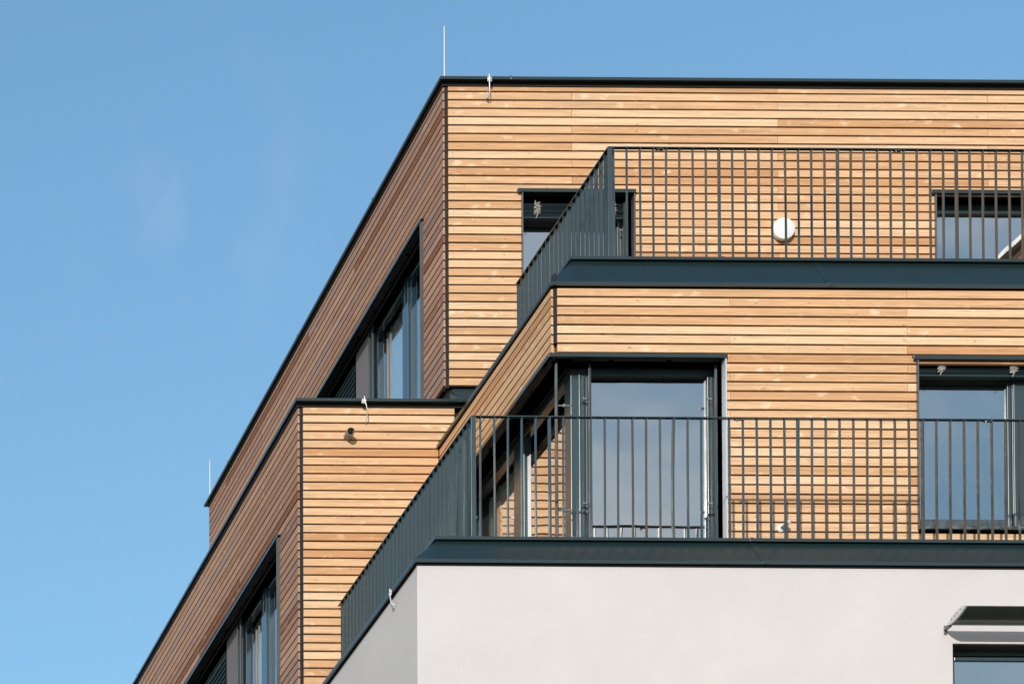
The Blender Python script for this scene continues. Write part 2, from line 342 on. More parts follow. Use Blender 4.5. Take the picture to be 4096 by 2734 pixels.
# window openings (u0, u1, z0, z1)
W1 = (10.8844, 12.022, 14.7877, 17.2678)       # upper front, behind the terrace railing
W2 = (15.1208, 16.857, 14.7877, 17.287)         # upper front, right
W3F = (9.0, 11.60, 11.4, 13.945)          # corner window, front leaf
W3S = (28.0, 32.0, 11.4, 13.945)         # corner window, side leaf (along y)
W4 = (13.372, 16.4, 12.36, 13.942)        # bay front, right
W5 = (32.9872, 37.7516, 15.2419, 17.3163)          # upper block, side face
W6 = (33.0276, 37.9534, 11.709, 13.9751)          # set-back block, side face
W7 = (12.95, 15.2, 9.0, 10.726)           # plastered wall
REC = 0.17                                # depth of the window reveals

# cladding ------------------------------------------------------------
A_J = lambda r: [13.5098, 17.7654] if r % 2 == 0 else [11.3971, 15.6659]
C_J = lambda r: [13.282, 17.5] if r % 2 == 0 else [11.655, 15.8]
batA = [10.1778 + .6302 * k for k in range(13)]
batC = [10.10, 10.575] + [11.112 + .5428 * k for k in range(13)]
cladding('x', XA + .052, 17.5131, YA, 18.3317, .08762, 18.3933, 15.2601, [(W1[0], W1[1], W1[2], W1[3]), (W2[0], W2[1], W2[2], W2[3])], A_J, batA, parent=B)
cladding('x', XC + .052, 17.35, YC, 14.52, .08694, 14.597, 11.3, [W3F, W4], C_J, batC, parent=B)
cladding('x', XB + .052, 10.18, YA, 14.9583, .08748, 15.033, 11.4062, [(XC - .005, 10.3, 11.0, 14.68)], None, [8.695, 8.9806, 9.2007, 9.4238, 9.983], parent=B)
yj = lambda s: (lambda r: [s + (0, 1.9, .95)[r % 3] + 4.1 * k for k in range(4)])
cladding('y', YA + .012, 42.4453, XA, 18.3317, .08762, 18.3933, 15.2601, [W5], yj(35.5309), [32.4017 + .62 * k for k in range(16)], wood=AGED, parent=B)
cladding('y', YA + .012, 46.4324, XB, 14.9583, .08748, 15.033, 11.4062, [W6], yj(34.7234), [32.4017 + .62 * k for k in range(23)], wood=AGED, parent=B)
cladding('y', YC + .012, YA - .01, XC, 14.52, .08694, 14.597, 11.3, [W3S], None, [29.03 + .6 * k for k in range(6)], parent=B)
# forward wing further right: it shows only as a mirror image in the upper right window
cladding('y', 24.8312, 31.4933, 17.5636, 18.3317, .08762, 18.3933, 11.1034, [], yj(26.3453), [24.9322 + .62 * k for k in range(11)], wood=AGED, parent=B)

# corner trims
for x, y, z0, z1 in ((XA, YA, 15.2419, 18.3913), (XB, YA, 11.4062, 15.033), (XC, YC, 14.0862, 14.7372)):
    MB().box(x + .019, x + .05, y + .006, y + .06, z0, z1).build('corner_trim', BLACKM, B, bevel=.002)

# inner structure: slabs, roofs, walls
def blk(name, mat, *boxes):
    m = MB()
    for b in boxes: m.box(*b)
    return m.build(name, mat, B)
blk('floor_slab', DARKIN, (XC + .21, XR, 29.7773, 46.4324, 14.6666, 14.7574), (XB + .21, XR, YA + .25, 46.4324, 14.6676, 14.7675))
blk('roof_slab', DARKIN, (XA + .2, XR, YA + .2, 42.2939, 18.0178, 18.3206))
blk('floor_slab', DARKIN, (XD + .2, XR, YD + .2, 46, 11.0, 11.28))
blk('partition_wall', DARKIN, (XA + 2.6, XR, 35.1271, 35.2785, 14.7675, 18.0077), (XA + 2.6, XA + 2.75, 35.2785, 42.1929, 14.7675, 18.0077), (XB + 2.9, XR, 34.5215, 34.6729, 11.386, 14.6565), (XB + 2.9, XB + 3.05, 34.6729, 46.2305, 11.386, 14.6565), (XB + .25, XB + 2.9, 38.3572, 38.4581, 11.3961, 14.6464), (XA + .26, XA + 2.6, 38.66, 38.761, 14.7877, 18.0077), (XC + .33, XC + 1.2, 32.1292, 32.2705, 11.3961, 14.6464))
blk('rear_wall', PLASTER, (XA + .02, XR, 42.2535, 42.4352, 15.2419, 18.3711), (XB + .02, XR, 46.2305, 46.4324, 11.4062, 15.03), (XR, XR + .2, 28.2632, 46.4324, -1.6, 18.3711))
blk('flat_roof', BLACKM, (XB + .1, XA + .1, YA + .1, 46.4324, 14.9189, 15.0098), (XA + .1, XR, YA + .1, 42.3847, 18.3206, 18.361), (XC + .4, XR, 29.7975, YA - .01, 14.7675, 14.8382), (XD + .6, XC, 28.3238, YA - .01, 11.386, 11.6081), (XC, XR, 28.3238, YC - .01, 11.387, 11.6081))
# plinth under the upper block
blk('base_flashing', BLACKM, (XA + .06, XR, YA + .06, YA + .2, 14.8584, 15.2722), (XA + .06, XA + .2, YA + .2, 42.2939, 14.8584, 15.2722))
bf = MB()
bf.prism([(XA + .075, YA - .02, 15.2218), (XA + .075, YA + .055, 15.2218), (XA + .075, YA + .055, 15.0703), (XA + .13, YA - .072, 15.0956), (XA + .075, YA - .02, 15.1985)],
         [(11.1034, YA - .02, 15.2218), (11.1034, YA + .055, 15.2218), (11.1034, YA + .055, 15.0703), (11.1034, YA - .072, 15.0956), (11.1034, YA - .02, 15.1985)])
bf.build('base_flashing', ANTH, B)

# white plastered storey with opening W7
pm = MB()
def wall_cells(m, axis, a0, a1, d0, d1, z0, z1, holes):
    us = sorted({a0, a1} | {c for h in holes for c in (h[0], h[1]) if a0 < c < a1}); zz = sorted({z0, z1} | {c for h in holes for c in (h[2], h[3]) if z0 < c < z1})
    for i in range(len(us) - 1):
        for k in range(len(zz) - 1):
            uc, zc = (us[i] + us[i + 1]) / 2, (zz[k] + zz[k + 1]) / 2
            if any(h[0] < uc < h[1] and h[2] < zc < h[3] for h in holes): continue
            m.box(us[i], us[i + 1], d0, d1, zz[k], zz[k + 1]) if axis == 'x' else m.box(d0, d1, us[i], us[i + 1], zz[k], zz[k + 1])
low = [(W7[0], 15.2, 9.0 - 3.0 * k, W7[3] - 3.0 * k) for k in range(4)]
wall_cells(pm, 'x', XD, XR, YD, YD + .30, -1.6, 11.40, low)
pm.box(XD, XD + .3, YD + .30, 46, -1.6, 11.40)
pw = pm.build('plaster_wall', PLASTER, B)
import bmesh as _bm
b_ = _bm.new(); b_.from_mesh(pw.data); _bm.ops.remove_doubles(b_, verts=b_.verts, dist=1e-5)
b_.to_mesh(pw.data); b_.free()
blk('plaster_wall', PLASTER, (17.60, 18.0, 24.84, 31.49, -1.6, 11.11), (17.77, 18.0, 24.84, 31.49, 11.11, 18.39))
blk('partition_wall', DARKIN, (XD + .4, XR, 31.0, 31.15, -1.5, 10.99))

# roof copings ------------------------------------------------------------
def coping(x0, y0, x1, y1, ztop, lip, trim_x, trim_y, trim_z0, left_end, name='roof_coping'):
    """L-shaped metal cap: front edge y0 from x0 to x1, side edge x0 from y0 to left_end"""
    m = MB(); w = .42
    zi = ztop + .025      # falls outwards a little
    def cap(out, inn, za, zb):  # profile of one arm (offset, z)
        return [(out, za - lip), (out, za), (inn, zb), (inn, zb - lip)]
    pf = cap(0, w, ztop, zi)
    front = [[(x1, y0 + o, z) for o, z in pf], [(x0 + o, y0 + o, z) for o, z in pf], [(x0 + o, left_end, z) for o, z in pf]]
    m.strip(front, 0, True)
    c = m.build(name, ANTH, B)
    t = MB()
    t.box(trim_x, x1, trim_y, trim_y + .012, trim_z0, ztop - lip + .01)
    t.box(trim_x, trim_x + .012, trim_y + .012, left_end - .07, trim_z0, ztop - lip + .01)
    t.build('fascia_trim', BLACKM, c)
    return c
cA = coping(10.0264, 32.2251, 17.4626, 0, 18.4488, .029, XA - .012, YA - .012, 18.3832, 42.526)
MB().box(10.8006, 18.0683, 42.1021, 42.526, 18.4165, 18.4468).build('roof_coping', ANTH, B)
cB = coping(8.5405, 32.2251, 10.3564, 0, 15.0936, .028, XB - .012, YA - .012, 15.031, 46.4324)
# small joints in the cap of the side face
for y in (37.7516, 41.1835, 34.6224):
    MB().box(10.0213, 10.1142, y, y + .03, 18.4165, 18.4549).build('coping_joint', ANTH, cA)
for y in (36.944, 39.7704):
    MB().box(8.5355, 8.6203, y, y + .03, 15.0623, 15.0996).build('coping_joint', ANTH, cB)
MB().box(17.4828, 17.9673, 24.7303, 32.1999, 18.4165, 18.4771).build('roof_coping', GALV, B)

# sloped edge flashings with their flat copings -------------------------------
def edge_flashing(xc, yc, ztop, x1, left_end, width, slope_pts, lip_drop, back):
    m = MB(); pr = [(.03, ztop - .02)] + slope_pts
    oo, zz = slope_pts[-1]; pr += [(oo, zz - lip_drop), (oo - back, zz - lip_drop), (oo - back, zz - lip_drop - .0)]
    pr = [(.05, ztop - .02), (.03, ztop - .034)] + [(-o, z) for o, z in slope_pts] + [(-oo, zz - lip_drop), (-oo + back, zz - lip_drop)]
    rings = [[(x1, yc + o, z) for o, z in pr], [(xc + o, yc + o, z) for o, z in pr], [(xc + o, left_end, z) for o, z in pr]]
    m.strip(rings)
    f = m.build('edge_flashing', ANTH, B)
    c = MB(); cp = [(0, ztop - .027), (0, ztop), (width, ztop + .012), (width, ztop - .03), (.04, ztop - .03)]
    c.strip([[(x1, yc + o, z) for o, z in cp], [(xc + o, yc + o, z) for o, z in cp], [(xc + o, left_end, z) for o, z in cp]], 0, True)
    c.build('coping', ANTH, f)
    return f, pr
sl2 = [(-.03, 14.990), (.27, 14.652), (.288, 14.641)]
sl1 = [(-.03, 11.707), (.247, 11.435), (.265, 11.425)]
F2, pr2 = edge_flashing(10.28, 29.20, 15.028, 17.3, YA - .01, .30, sl2, .031, .036)
F1, pr1 = edge_flashing(8.539, 27.66, 11.738, 17.3, YA - .01, .30, sl1, .029, .026)
for F, pr, y0, x in ((F2, pr2, 29.20, 12.535), (F1, pr1, 27.66, 11.297)):
    p = [(o, z) for o, z in pr[1:-1]]
    def off(d): return [(o - d * .72, z + d * .72) for o, z in p]
    q = off(.004); r = off(-.001)
    s = MB(); loop = q + list(reversed(r))
    s.strip([[(x, y0 + o, z) for o, z in loop], [(x + .062, y0 + o, z) for o, z in loop]], 0, True)
    s.build('seam_cover', ANTH, F)
# coping seams
for F, x, y0, z in ((F2, 11.68, 29.20, 15.028), (F1, 11.30, 27.66, 11.738)):
    MB().box(x, x + .03, y0 - .003, y0 + .2, z - .028, z + .004).build('coping_joint', ANTH, F)
# parapet bodies under the copings
blk('parapet', BLACKM, (10.34, XR, 29.25, 29.48, 14.55, 15.01), (10.34, 10.56, 29.48, 32.28, 14.55, 15.01), (8.60, XR, 27.71, 27.93, 11.28, 11.71), (8.60, 8.82, 27.93, 32.28, 11.28, 11.71))
blk('soffit', BLACKM, (XC + .06, XR, 28.99, 29.25, 14.604, 14.63), (XC + .06, 10.33, 29.25, 32.28, 14.604, 14.63))
blk('lip_shade_strip', MEMBR, (XD - .004, XR, YD - .004, YD, 11.376, 11.401), (XD - .004, XD, YD, 32.2, 11.376, 11.401))  # black strip on the plaster stands in for the flashing lip's shadow

# ================================================================== WINDOWS
def frame_box(m, ax, u0, u1, z0, z1, d0, d1, t):
    """rectangular ring of frame members"""
    t4 = t if isinstance(t, tuple) else (t, t, t, t)   # left, right, bottom, top
    def bx(a, b, c, e): m.box(a, b, d0, d1, c, e) if ax == 'x' else m.box(d0, d1, a, b, c, e)
    bx(u0, u0 + t4[0], z0, z1); bx(u1 - t4[1], u1, z0, z1); bx(u0 + t4[0], u1 - t4[1], z0, z0 + t4[2]); bx(u0 + t4[0], u1 - t4[1], z1 - t4[3], z1)
def bx_(ax, u0, u1, d0, d1, z0, z1, m=None):
    m = m or MB()
    return m.box(u0, u1, d0, d1, z0, z1) if ax == 'x' else m.box(d0, d1, u0, u1, z0, z1)
def clip(p, ax, u, d, z):
    m = MB(); bx_(ax, u - .030, u + .008, d - .004, d + .004, z - .006, z + .005, m); bx_(ax, u - .012, u + .002, d - .010, d + .010, z - .011, z + .010, m)
    bx_(ax, u - .034, u - .026, d - .010, d + .008, z - .010, z + .012, m)
    return m.build('guide_bracket', STEEL, p, bevel=.0015)

# ---- W1: upper front window
f = YA + REC; m = MB()
frame_box(m, 'x', W1[0] + .02, 11.9109, W1[2], 17.2305, f, f + .07, (.045, .035, .06, .055))
frame_box(m, 'x', 11.9129, W1[1] - .004, W1[2], 17.2305, f - .012, f + .06, (.03, .05, .05, .05))
w1 = m.build('window', FRAME, B, bevel=.003)
MB().box(W1[0] + .06, 11.8756, f + .03, f + .038, W1[2] + .06, 17.1749).build('pane', GLASS, w1)
MB().box(11.9432, 11.9695, f + .03, f + .038, W1[2] + .05, 17.18).build('pane', GLASS, w1)
def head(ax, u0, u1, face, z, w, lip=.034, proud=.042):
    m = MB(); bx_(ax, u0, u1, face - proud, face - proud + .012, z - lip, z + .003, m); bx_(ax, u0, u1, face - proud + .012, face + .02, z - .006, z + .0045, m)
    return m.build('head_flashing', ANTH, w, bevel=.0015)
def reveal(ax, u0, u1, face, z0, z1, w, deep=REC + .01, mat=None, proud=.032, sill=True):
    for a, b in ((u0 - .012, u0), (u1, u1 + .012)):
        m = MB(); bx_(ax, a, b, face - proud, face + deep, z0, z1 + .01, m); m.build('reveal', mat or JAMBM, w)
    m = MB(); bx_(ax, u0, u1, face - .02, face + deep, z1, z1 + .014, m); m.build('head_panel', BLACKM, w)
    if sill:
        m = MB(); bx_(ax, u0 - .01, u1 + .01, face - .045, face + deep - .01, z0 - .012, z0 + .018, m); m.build('sill', ANTH, w, bevel=.002)
head('x', 10.8258, 12.0391, YA, 17.3021, w1); reveal('x', W1[0], W1[1], YA, W1[2], W1[3], w1)
MB().box(11.9513, 11.9765, YA + .08, YA + .115, W1[2], 17.2305).build('guide_rail', GUIDE, w1)
MB().box(10.8904, 10.9136, YA + .08, YA + .115, W1[2], 17.2305).build('guide_rail', GUIDE, w1)
clip(w1, 'x', 11.9614, YA + .12, 16.9579)

# ---- W2: upper right window
m = MB(); frame_box(m, 'x', W2[0] + .01, 16.6551, W2[2], 17.2708, f, f + .07, (.05, .05, .06, .09)); w2 = m.build('window', FRAME, B, bevel=.003)
MB().box(W2[0] + .05, 16.6147, f + .03, f + .038, W2[2] + .06, 17.1901).build('pane', GLASS, w2)
head('x', 15.0663, 16.9579, YA, 17.3173, w2); reveal('x', W2[0], 16.756, YA, W2[2], W2[3], w2)

# ---- W3: corner window
fy = YC + REC; fx = XC + .232; m = MB()
m.box(fx, 10.394, fy, fy + .15, 11.4, 13.925)                                   # corner post
m.box(10.325, 10.335, fy - .010, fy, 11.4, 13.925)
frame_box(m, 'x', 10.396, 11.592, 11.4, 13.93, fy + .012, fy + .08, (.03, .075, .08, .05))
frame_box(m, 'y', fy + .152, 30.52, 11.4, 13.93, fx + .004, fx + .07, (.03, .09, .08, .05))
frame_box(m, 'y', 30.522, 31.96, 11.4, 13.93, fx + .004, fx + .07, (.19, .07, .08, .05))
w3 = m.build('window', FRAME, B, bevel=.003)
MB().box(10.42, 11.52, fy + .045, fy + .053, 11.47, 13.885).build('pane', GLASS, w3)
MB().box(fx + .04, fx + .048, fy + .18, 30.44, 11.47, 13.885).build('pane', GLASS, w3)
MB().box(fx + .04, fx + .048, 30.70, 31.90, 11.47, 13.885).build('pane', GLASSC, w3)
m = MB(); hx = XC - .042
m.box(hx, 11.619, YC - .042, YC - .030, 13.941, 13.976); m.box(hx + .012, 11.619, YC - .030, YC + .02, 13.968, 13.9785)
m.box(hx, hx + .012, YC - .030, 32.22, 13.941, 13.976); m.box(hx + .012, XC + .02, YC + .02, 32.22, 13.968, 13.9785)
m.build('head_flashing', ANTH, w3, bevel=.0015)
MB().box(11.60, 11.612, YC - .032, fy + .02, 11.4, 13.955).build('reveal', LIGHTP, w3)
m = MB(); m.box(XC, 11.598, YC - .02, fy + .01, 13.945, 13.962); m.box(XC - .02, fx + .01, fy + .01, 32.1, 13.945, 13.962)
m.build('head_panel', BLACKM, w3)
m = MB(); m.box(10.066, 10.090, YC + .045, YC + .072, 11.4, 13.94); m.box(10.074, 10.082, YC + .036, YC + .045, 11.4, 13.94)
m.build('guide_rail', GUIDE, w3, bevel=.002)
for x0 in (10.389, 11.548):
    MB().box(x0, x0 + .022, YC + .085, YC + .112, 11.4, 13.94).build('guide_rail', GUIDE, w3, bevel=.002)
MB().box(10.06, 10.085, 31.42, 31.445, 11.4, 13.94).build('guide_rail', GUIDE, w3)
for z in (13.53, 12.555):
    m = MB(); m.box(10.090, 10.215, YC + .052, YC + .060, z - .007, z + .006); m.box(10.14, 10.158, YC + .044, YC + .07, z - .014, z + .013); m.build('guide_bracket', STEEL, w3, bevel=.002)
    clip(w3, 'x', 10.378, YC + .12, z + .095); clip(w3, 'x', 11.53, YC + .12, z + .10)
    m = MB(); m.box(10.085, 10.13, 31.425, 31.440, z - .012, z + .008); m.build('guide_bracket', STEEL, w3, bevel=.002)

# ---- W4: bay right window
m = MB()
frame_box(m, 'x', 13.382, 14.312, 12.435, 13.92, fy, fy + .075, (.018, .034, .11, .03))
frame_box(m, 'x', 14.315, 16.1, 12.435, 13.92, fy - .012, fy + .065, (.30, .1, .11, .03))
m.box(14.327, 14.335, fy - .02, fy - .012, 12.445, 13.915)
m.box(13.374, 16.1, fy + .01, fy + .07, 12.385, 12.433)
w4 = m.build('window', FRAME, B, bevel=.003)
MB().box(13.40, 14.28, fy + .03, fy + .038, 12.545, 13.89).build('pane', GLASS, w4)
MB().box(14.61, 16.0, fy + .03, fy + .038, 12.545, 13.89).build('pane', GLASS, w4)
head('x', 13.322, 16.4, YC, 13.976, w4); reveal('x', W4[0], 16.2, YC, 12.375, W4[3], w4)

# ---- W7: window in the plastered wall
f7 = YD + .14; m = MB()
frame_box(m, 'x', 12.955, 15.1, 9.0, 10.722, f7, f7 + .07, (.05, .05, .06, .045))
frame_box(m, 'x', 13.007, 15.05, 9.06, 10.665, f7 + .012, f7 + .06, (.03, .05, .05, .03))
w7 = m.build('window', FRAME, B, bevel=.003)
MB().box(W7[0], 15.2, YD + .012, f7 + .02, W7[3] - .010, W7[3] - .001).build('head_panel', BLACKM, w7)  # added black sheet: shade under the plaster reveal head put into colour
MB().box(13.03, 15.0, f7 + .03, f7 + .038, 9.1, 10.642).build('pane', GLASS, w7)

# ---- W5 / W6: side windows with a plaster pier, frames, panes
def side_window(W, xf, zt, y_pier, y_m, zb):
    fx = xf + REC; m = MB()
    frame_box(m, 'y', W[0] + .01, y_m - .10, zb, zt - .02, fx, fx + .07, (.05, .05, .06, .05))
    frame_box(m, 'y', y_m - .098, y_m + .098, zb, zt - .02, fx - .02, fx + .07, .09)
    frame_box(m, 'y', y_m + .10, y_pier - .10, zb, zt - .02, fx, fx + .07, (.05, .08, .06, .05))
    frame_box(m, 'y', y_pier + .48, W[1] - .01, zb, zt - .02, fx - .01, fx + .06, (.06, .06, .06, .06))
    w = m.build('window', FRAMEG, B, bevel=.003)
    MB().box(fx + .03, fx + .038, W[0] + .06, y_m - .15, zb + .06, zt - .07).build('pane', GLASSC, w)
    MB().box(fx + .03, fx + .038, y_m + .15, y_pier - .18, zb + .06, zt - .07).build('pane', GLASSC, w)
    MB().box(fx + .03, fx + .038, y_pier + .54, W[1] - .07, zb + .06, zt - .08).build('pane', GLASSC, w)
    m = MB(); m.box(xf + .11, fx + .2, y_pier - .02, y_pier + .46, zb, zt); m.build('pier', PIERP, w)
    m = MB(); m.box(xf - .042, xf - .030, W[0] - .03, W[1], zt, zt + .032); m.box(xf - .030, xf + .02, W[0] - .03, W[1], zt + .022, zt + .034)
    m.build('head_flashing', ANTH, w, bevel=.0015)
    for y0, pr in ((W[0] - .012, .036), (W[1], .02)):
        MB().box(xf - pr, fx, y0, y0 + .012, zb, zt + .01).build('reveal', JAMBM, w)
    m = MB(); m.box(xf - .02, fx + .02, W[0], W[1], zt, zt + .014); m.box(xf + .07, xf + .082, W[0], W[1], zt - .03, zt); m.build('head_panel', BLACKM, w)
    for y in (y_pier - .12, y_pier - .24):
        MB().box(xf + .09, xf + .115, y, y + .03, zb, zt - .01).build('guide_rail', GUIDE, w, bevel=.002)
    MB().box(xf + .10, xf + .17, y_pier - .16, y_pier - .145, zt - 1.30, zt - 1.275).build('guide_bracket', STEEL, w)
    return w
w5 = side_window(W5, XA, W5[3], 35.3997, 34.1278, 15.0905)
w6 = side_window(W6, XB, W6[3], 35.3088, 34.2843, 11.6081)
# blind closing the far part, seen black under the head
for xf, zb, zt, y0, y1 in ((XA, 15.1915, 17.2607, 35.9346, 37.6506), (XB, 11.6081, 13.9196, 35.8337, 37.8525)):
    sh = MB()
    for k in range(int((zt - zb) / .06)):
        z = zb + .06 * k; sh.prism([(xf + .10, y0, z), (xf + .115, y0, z + .055), (xf + .12, y0, z + .055), (xf + .106, y0, z)], [(xf + .10, y1, z), (xf + .115, y1, z + .055), (xf + .12, y1, z + .055), (xf + .106, y1, z)])
    b = sh.build('venetian_blind', SLAT)
    tag(b, 'lowered dark venetian blind in the side window of the ' + ('upper block' if xf == XA else 'lower block'), 'blind', 'venetian blinds in the windows')
    if xf == XA: MB().tube([(xf + .092, 36.1163, zt - .9), (xf + .094, 36.1113, zt - 1.4), (xf + .092, 36.1163, zt - 2.0)], .004, 6).build('cord', CORD, b)

# ================================================================== BLINDS drawn up in the front windows, with tangled cords
def cord_tangle(x, y, z, h, seed):
    r = random.Random(seed); pts = []
    n = 11
    for k in range(n):
        zz = z + h / 2 - h * k / (n - 1)
        for q in range(4):
            a = q / 4 * 2 * math.pi + r.uniform(-.5, .5)
            pts.append((x + .006 + .034 * math.cos(a) + r.uniform(-.008, .008), y - .01 - .018 - .014 * math.sin(a), zz + .014 * math.sin(a + 1) + r.uniform(-.006, .006)))
    m = MB(); m.tube(pts, .0017, 5)
    m.tube([(x - .02, y - .02, z + h / 2 - .01), (x - .008, y - .012, z + h / 2 + .035)], .003, 5)
    m.tube([(x + .015, y - .03, z - h / 2 + .01), (x - .012, y - .03, z - h / 2 - .045)], .003, 5)
    return m
def blind(u0, u1, y, z0, z1, cords, label, seed):
    t = thing('venetian_blind', label, 'blind', ((u0 + u1) / 2, y, z0), 'venetian blinds in the windows')
    m = MB(); n = max(4, int((z1 - z0 - .03) / .011)); r = random.Random(seed)
    for k in range(n):
        z = z0 + .022 + k * (z1 - z0 - .03) / n; d = r.uniform(-.004, .004)
        m.add([(u0, y - .036 + d, z), (u1, y - .036 + d + r.uniform(-.003, .003), z), (u1, y, z + .007), (u0, y, z + .007), (u0, y + .036, z), (u1, y + .036, z),
               (u0, y - .036 + d, z + .0035), (u1, y - .036 + d, z + .0035)], [(0, 1, 2, 3), (3, 2, 5, 4), (0, 6, 7, 1)])
    m.build('slat_stack', SLAT, t)
    MB().box(u0, u1, y - .034, y + .034, z0, z0 + .018).build('bottom_rail', SLAT, t, bevel=.003)
    for k, (cx, cz, h) in enumerate(cords): cord_tangle(cx, y - .03, cz, h, seed + k).build('cord', CORD, t)
    return t
blind(10.9116, 11.9362, 32.3916, 17.0437, 17.2103, [(11.0459, 17.1315, .115), (11.8221, 17.1346, .125)], 'drawn-up dark blind with tangled cords in the door behind the upper railing', 3)
blind(13.40, 16.1, 29.045, 13.829, 13.937, [(13.608, 13.898, .055), (14.272, 13.896, .07)], 'drawn-up dark blind with tangled cords in the right window of the middle storey', 8)

# ================================================================== CURTAINS
def curtain(xc, y0, y1, z0, z1, seed, label):
    r = random.Random(seed); m = MB(); n = 90; pts = []
    for i in range(n + 1):
        y = y0 + (y1 - y0) * i / n; x = xc + .028 * math.sin(i * .85 + r.uniform(-.2, .2)) + .014 * math.sin(i * .31); pts.append((x, y))
    th = .004
    rings = [[(x, y, z0), (x, y, z1), (x + th, y, z1), (x + th, y, z0)] for x, y in pts]
    m.strip(rings, 0, True)
    return tag(m.build('curtain', CURT, smooth=True), label, 'curtain', 'pale curtains behind the side windows')
curtain(XA + REC + .12, 34.1177, 34.3802, 14.8382, 17.2002, 1, 'narrow pale curtain at the blue mullion of the upper side window')
curtain(XA + REC + .12, 34.58, 35.2482, 14.8382, 17.2002, 2, 'pale curtain beside the grey pier of the upper side window')
curtain(XB + REC + .12, 34.2994, 34.5215, 11.4062, 13.8591, 3, 'narrow pale curtain at the blue mullion of the lower side window')
curtain(XB + REC + .12, 34.66, 35.1877, 11.4062, 13.8591, 4, 'pale curtain beside the grey pier of the lower side window')
curtain(fx + .13, 30.76, 31.85, 11.3, 13.85, 5, 'pale curtain in the side leaf of the corner window')

# ================================================================== RAILINGS
def railing(name, label, xc, yc, ztop, zbot, x1, y1, first, sp, post_from, label_side, joints_x, joints_y, side_sp, bent=()):
    t = thing(name, label, 'railing', (xc, yc, zbot), 'balcony railings')
    m = MB(); w = .042; h = .009
    pr = [(0, ztop - h), (0, ztop), (w, ztop), (w, ztop - h)]
    m.strip([[(x1, yc + o, z) for o, z in pr], [(xc + o, yc + o, z) for o, z in pr], [(xc + o, y1, z) for o, z in pr]], 0, True)
    m.build('handrail', RAILM, t, bevel=.0012)
    r = random.Random(ord(label[0]) + len(label)); k = 0; x = first
    zt = ztop - h
    while x < x1 - .05:
        post = (k - post_from) % 9 == 0
        b = MB(); hw = .0075 if post else .0038
        tilt = r.gauss(0, .0022) if not post else 0; bow = bent[k] if k in bent else r.gauss(0, .0018)
        d0, d1 = yc + .003, yc + (.046 if post else .040); rings = []
        for q in range(7):
            s = q / 6; z = zt + (zbot - zt) * s; dx = tilt * s + bow * math.sin(math.pi * s)
            rings.append([(x + dx - hw, d0, z), (x + dx + hw, d0, z), (x + dx + hw, d1, z), (x + dx - hw, d1, z)])
        b.strip(rings, 0, True); b.build('post' if post else 'baluster', RAILM, t)
        x += sp; k += 1
    # corner post and side bars
    MB().box(xc + .003, xc + .045, yc + .004, yc + .016, zbot, zt).build('post', RAILM, t, bevel=.001)
    y = yc + side_sp; k = 0
    while y < y1 - .03:
        post = k % 9 == 8; hw = .0070 if post else .0038
        b = MB(); dy = r.gauss(0, .002); tw = r.gauss(0, .0025)
        b.prism([(xc + .003, y - hw, zbot), (xc + .041, y - hw + tw, zbot), (xc + .041, y + hw + tw, zbot), (xc + .003, y + hw, zbot)],
                [(xc + .003, y - hw + dy, zt), (xc + .041, y - hw + dy, zt), (xc + .041, y + hw + dy, zt), (xc + .003, y + hw + dy, zt)])
        b.build('post' if post else 'baluster', RAILM, t)
        y += side_sp; k += 1
    for x in joints_x:
        b = MB(); b.box(x - .035, x + .035, yc + .006, yc + .036, zt - .0095, zt - .0015); b.lathe([(.0, 0), (.007, 0), (.007, .014), (.0, .016)], (x - .018, yc + .010, zt - .008), (0, 0, -1), 10); b.build('rail_joint', RAILM, t)
        MB().lathe([(.0, 0), (.006, 0), (.006, .006), (.0, .009)], (x - .018, yc + .010, zt - .022), (0, 0, -1), 10).build('rail_bolt', STEEL, t)
    for y in joints_y:
        b = MB(); b.box(xc + .006, xc + .036, y - .035, y + .035, zt - .0095, zt - .0015); b.build('rail_joint', RAILM, t)
        MB().lathe([(.0, 0), (.006, 0), (.006, .006), (.0, .009)], (xc + .012, y, zt - .010), (0, 0, -1), 10).build('rail_bolt', STEEL, t)
    return t
railing('balcony_railing', 'upper dark bar railing in front of the top storey', 10.752, 29.52, 16.24, 14.72, 16.90, 32.14, 10.812, .1237, 8, '', (11.247, 13.478), (30.55,), .1225)
railing('balcony_railing', 'lower dark bar railing above the white plastered wall', 8.971, 28.0, 12.969, 11.52, 16.40, 32.27, 9.060, .1226, 5, '', (11.352, 13.56), (30.72,), .1225, bent={14: -.012})

# ================================================================== FITTINGS ON THE WALLS
# round white lamp
t = thing('wall_lamp', 'round white drum lamp on the upper larch wall behind the railing', 'lamp', (13.5421, YA, 16.8873))
MB().lathe([(0, .0), (.085, .0), (.085, .014), (0, .014)], (13.5421, YA, 16.8933), (0, -1, 0), 40).build('base', WHITEP, t, smooth=True)
MB().lathe([(0, .012), (.098, .012), (.109, .016), (.114, .026), (.114, .058), (.109, .066), (.097, .070), (0, .071)], (13.5421, YA, 16.8933), (0, -1, 0), 48).build('diffuser', WHITEP, t, smooth=True)
# vent pipe
m = MB()
m.lathe([(.0, -.1), (.042, -.1), (.042, .125), (.037, .125), (.037, -.09), (0, -.09)], (9.0866, YA, 14.7292), (0, -1, 0), 32)
tag(m.build('vent_pipe', GREYP, smooth=True), 'short grey open vent pipe sticking out of the lower larch wall', 'pipe')
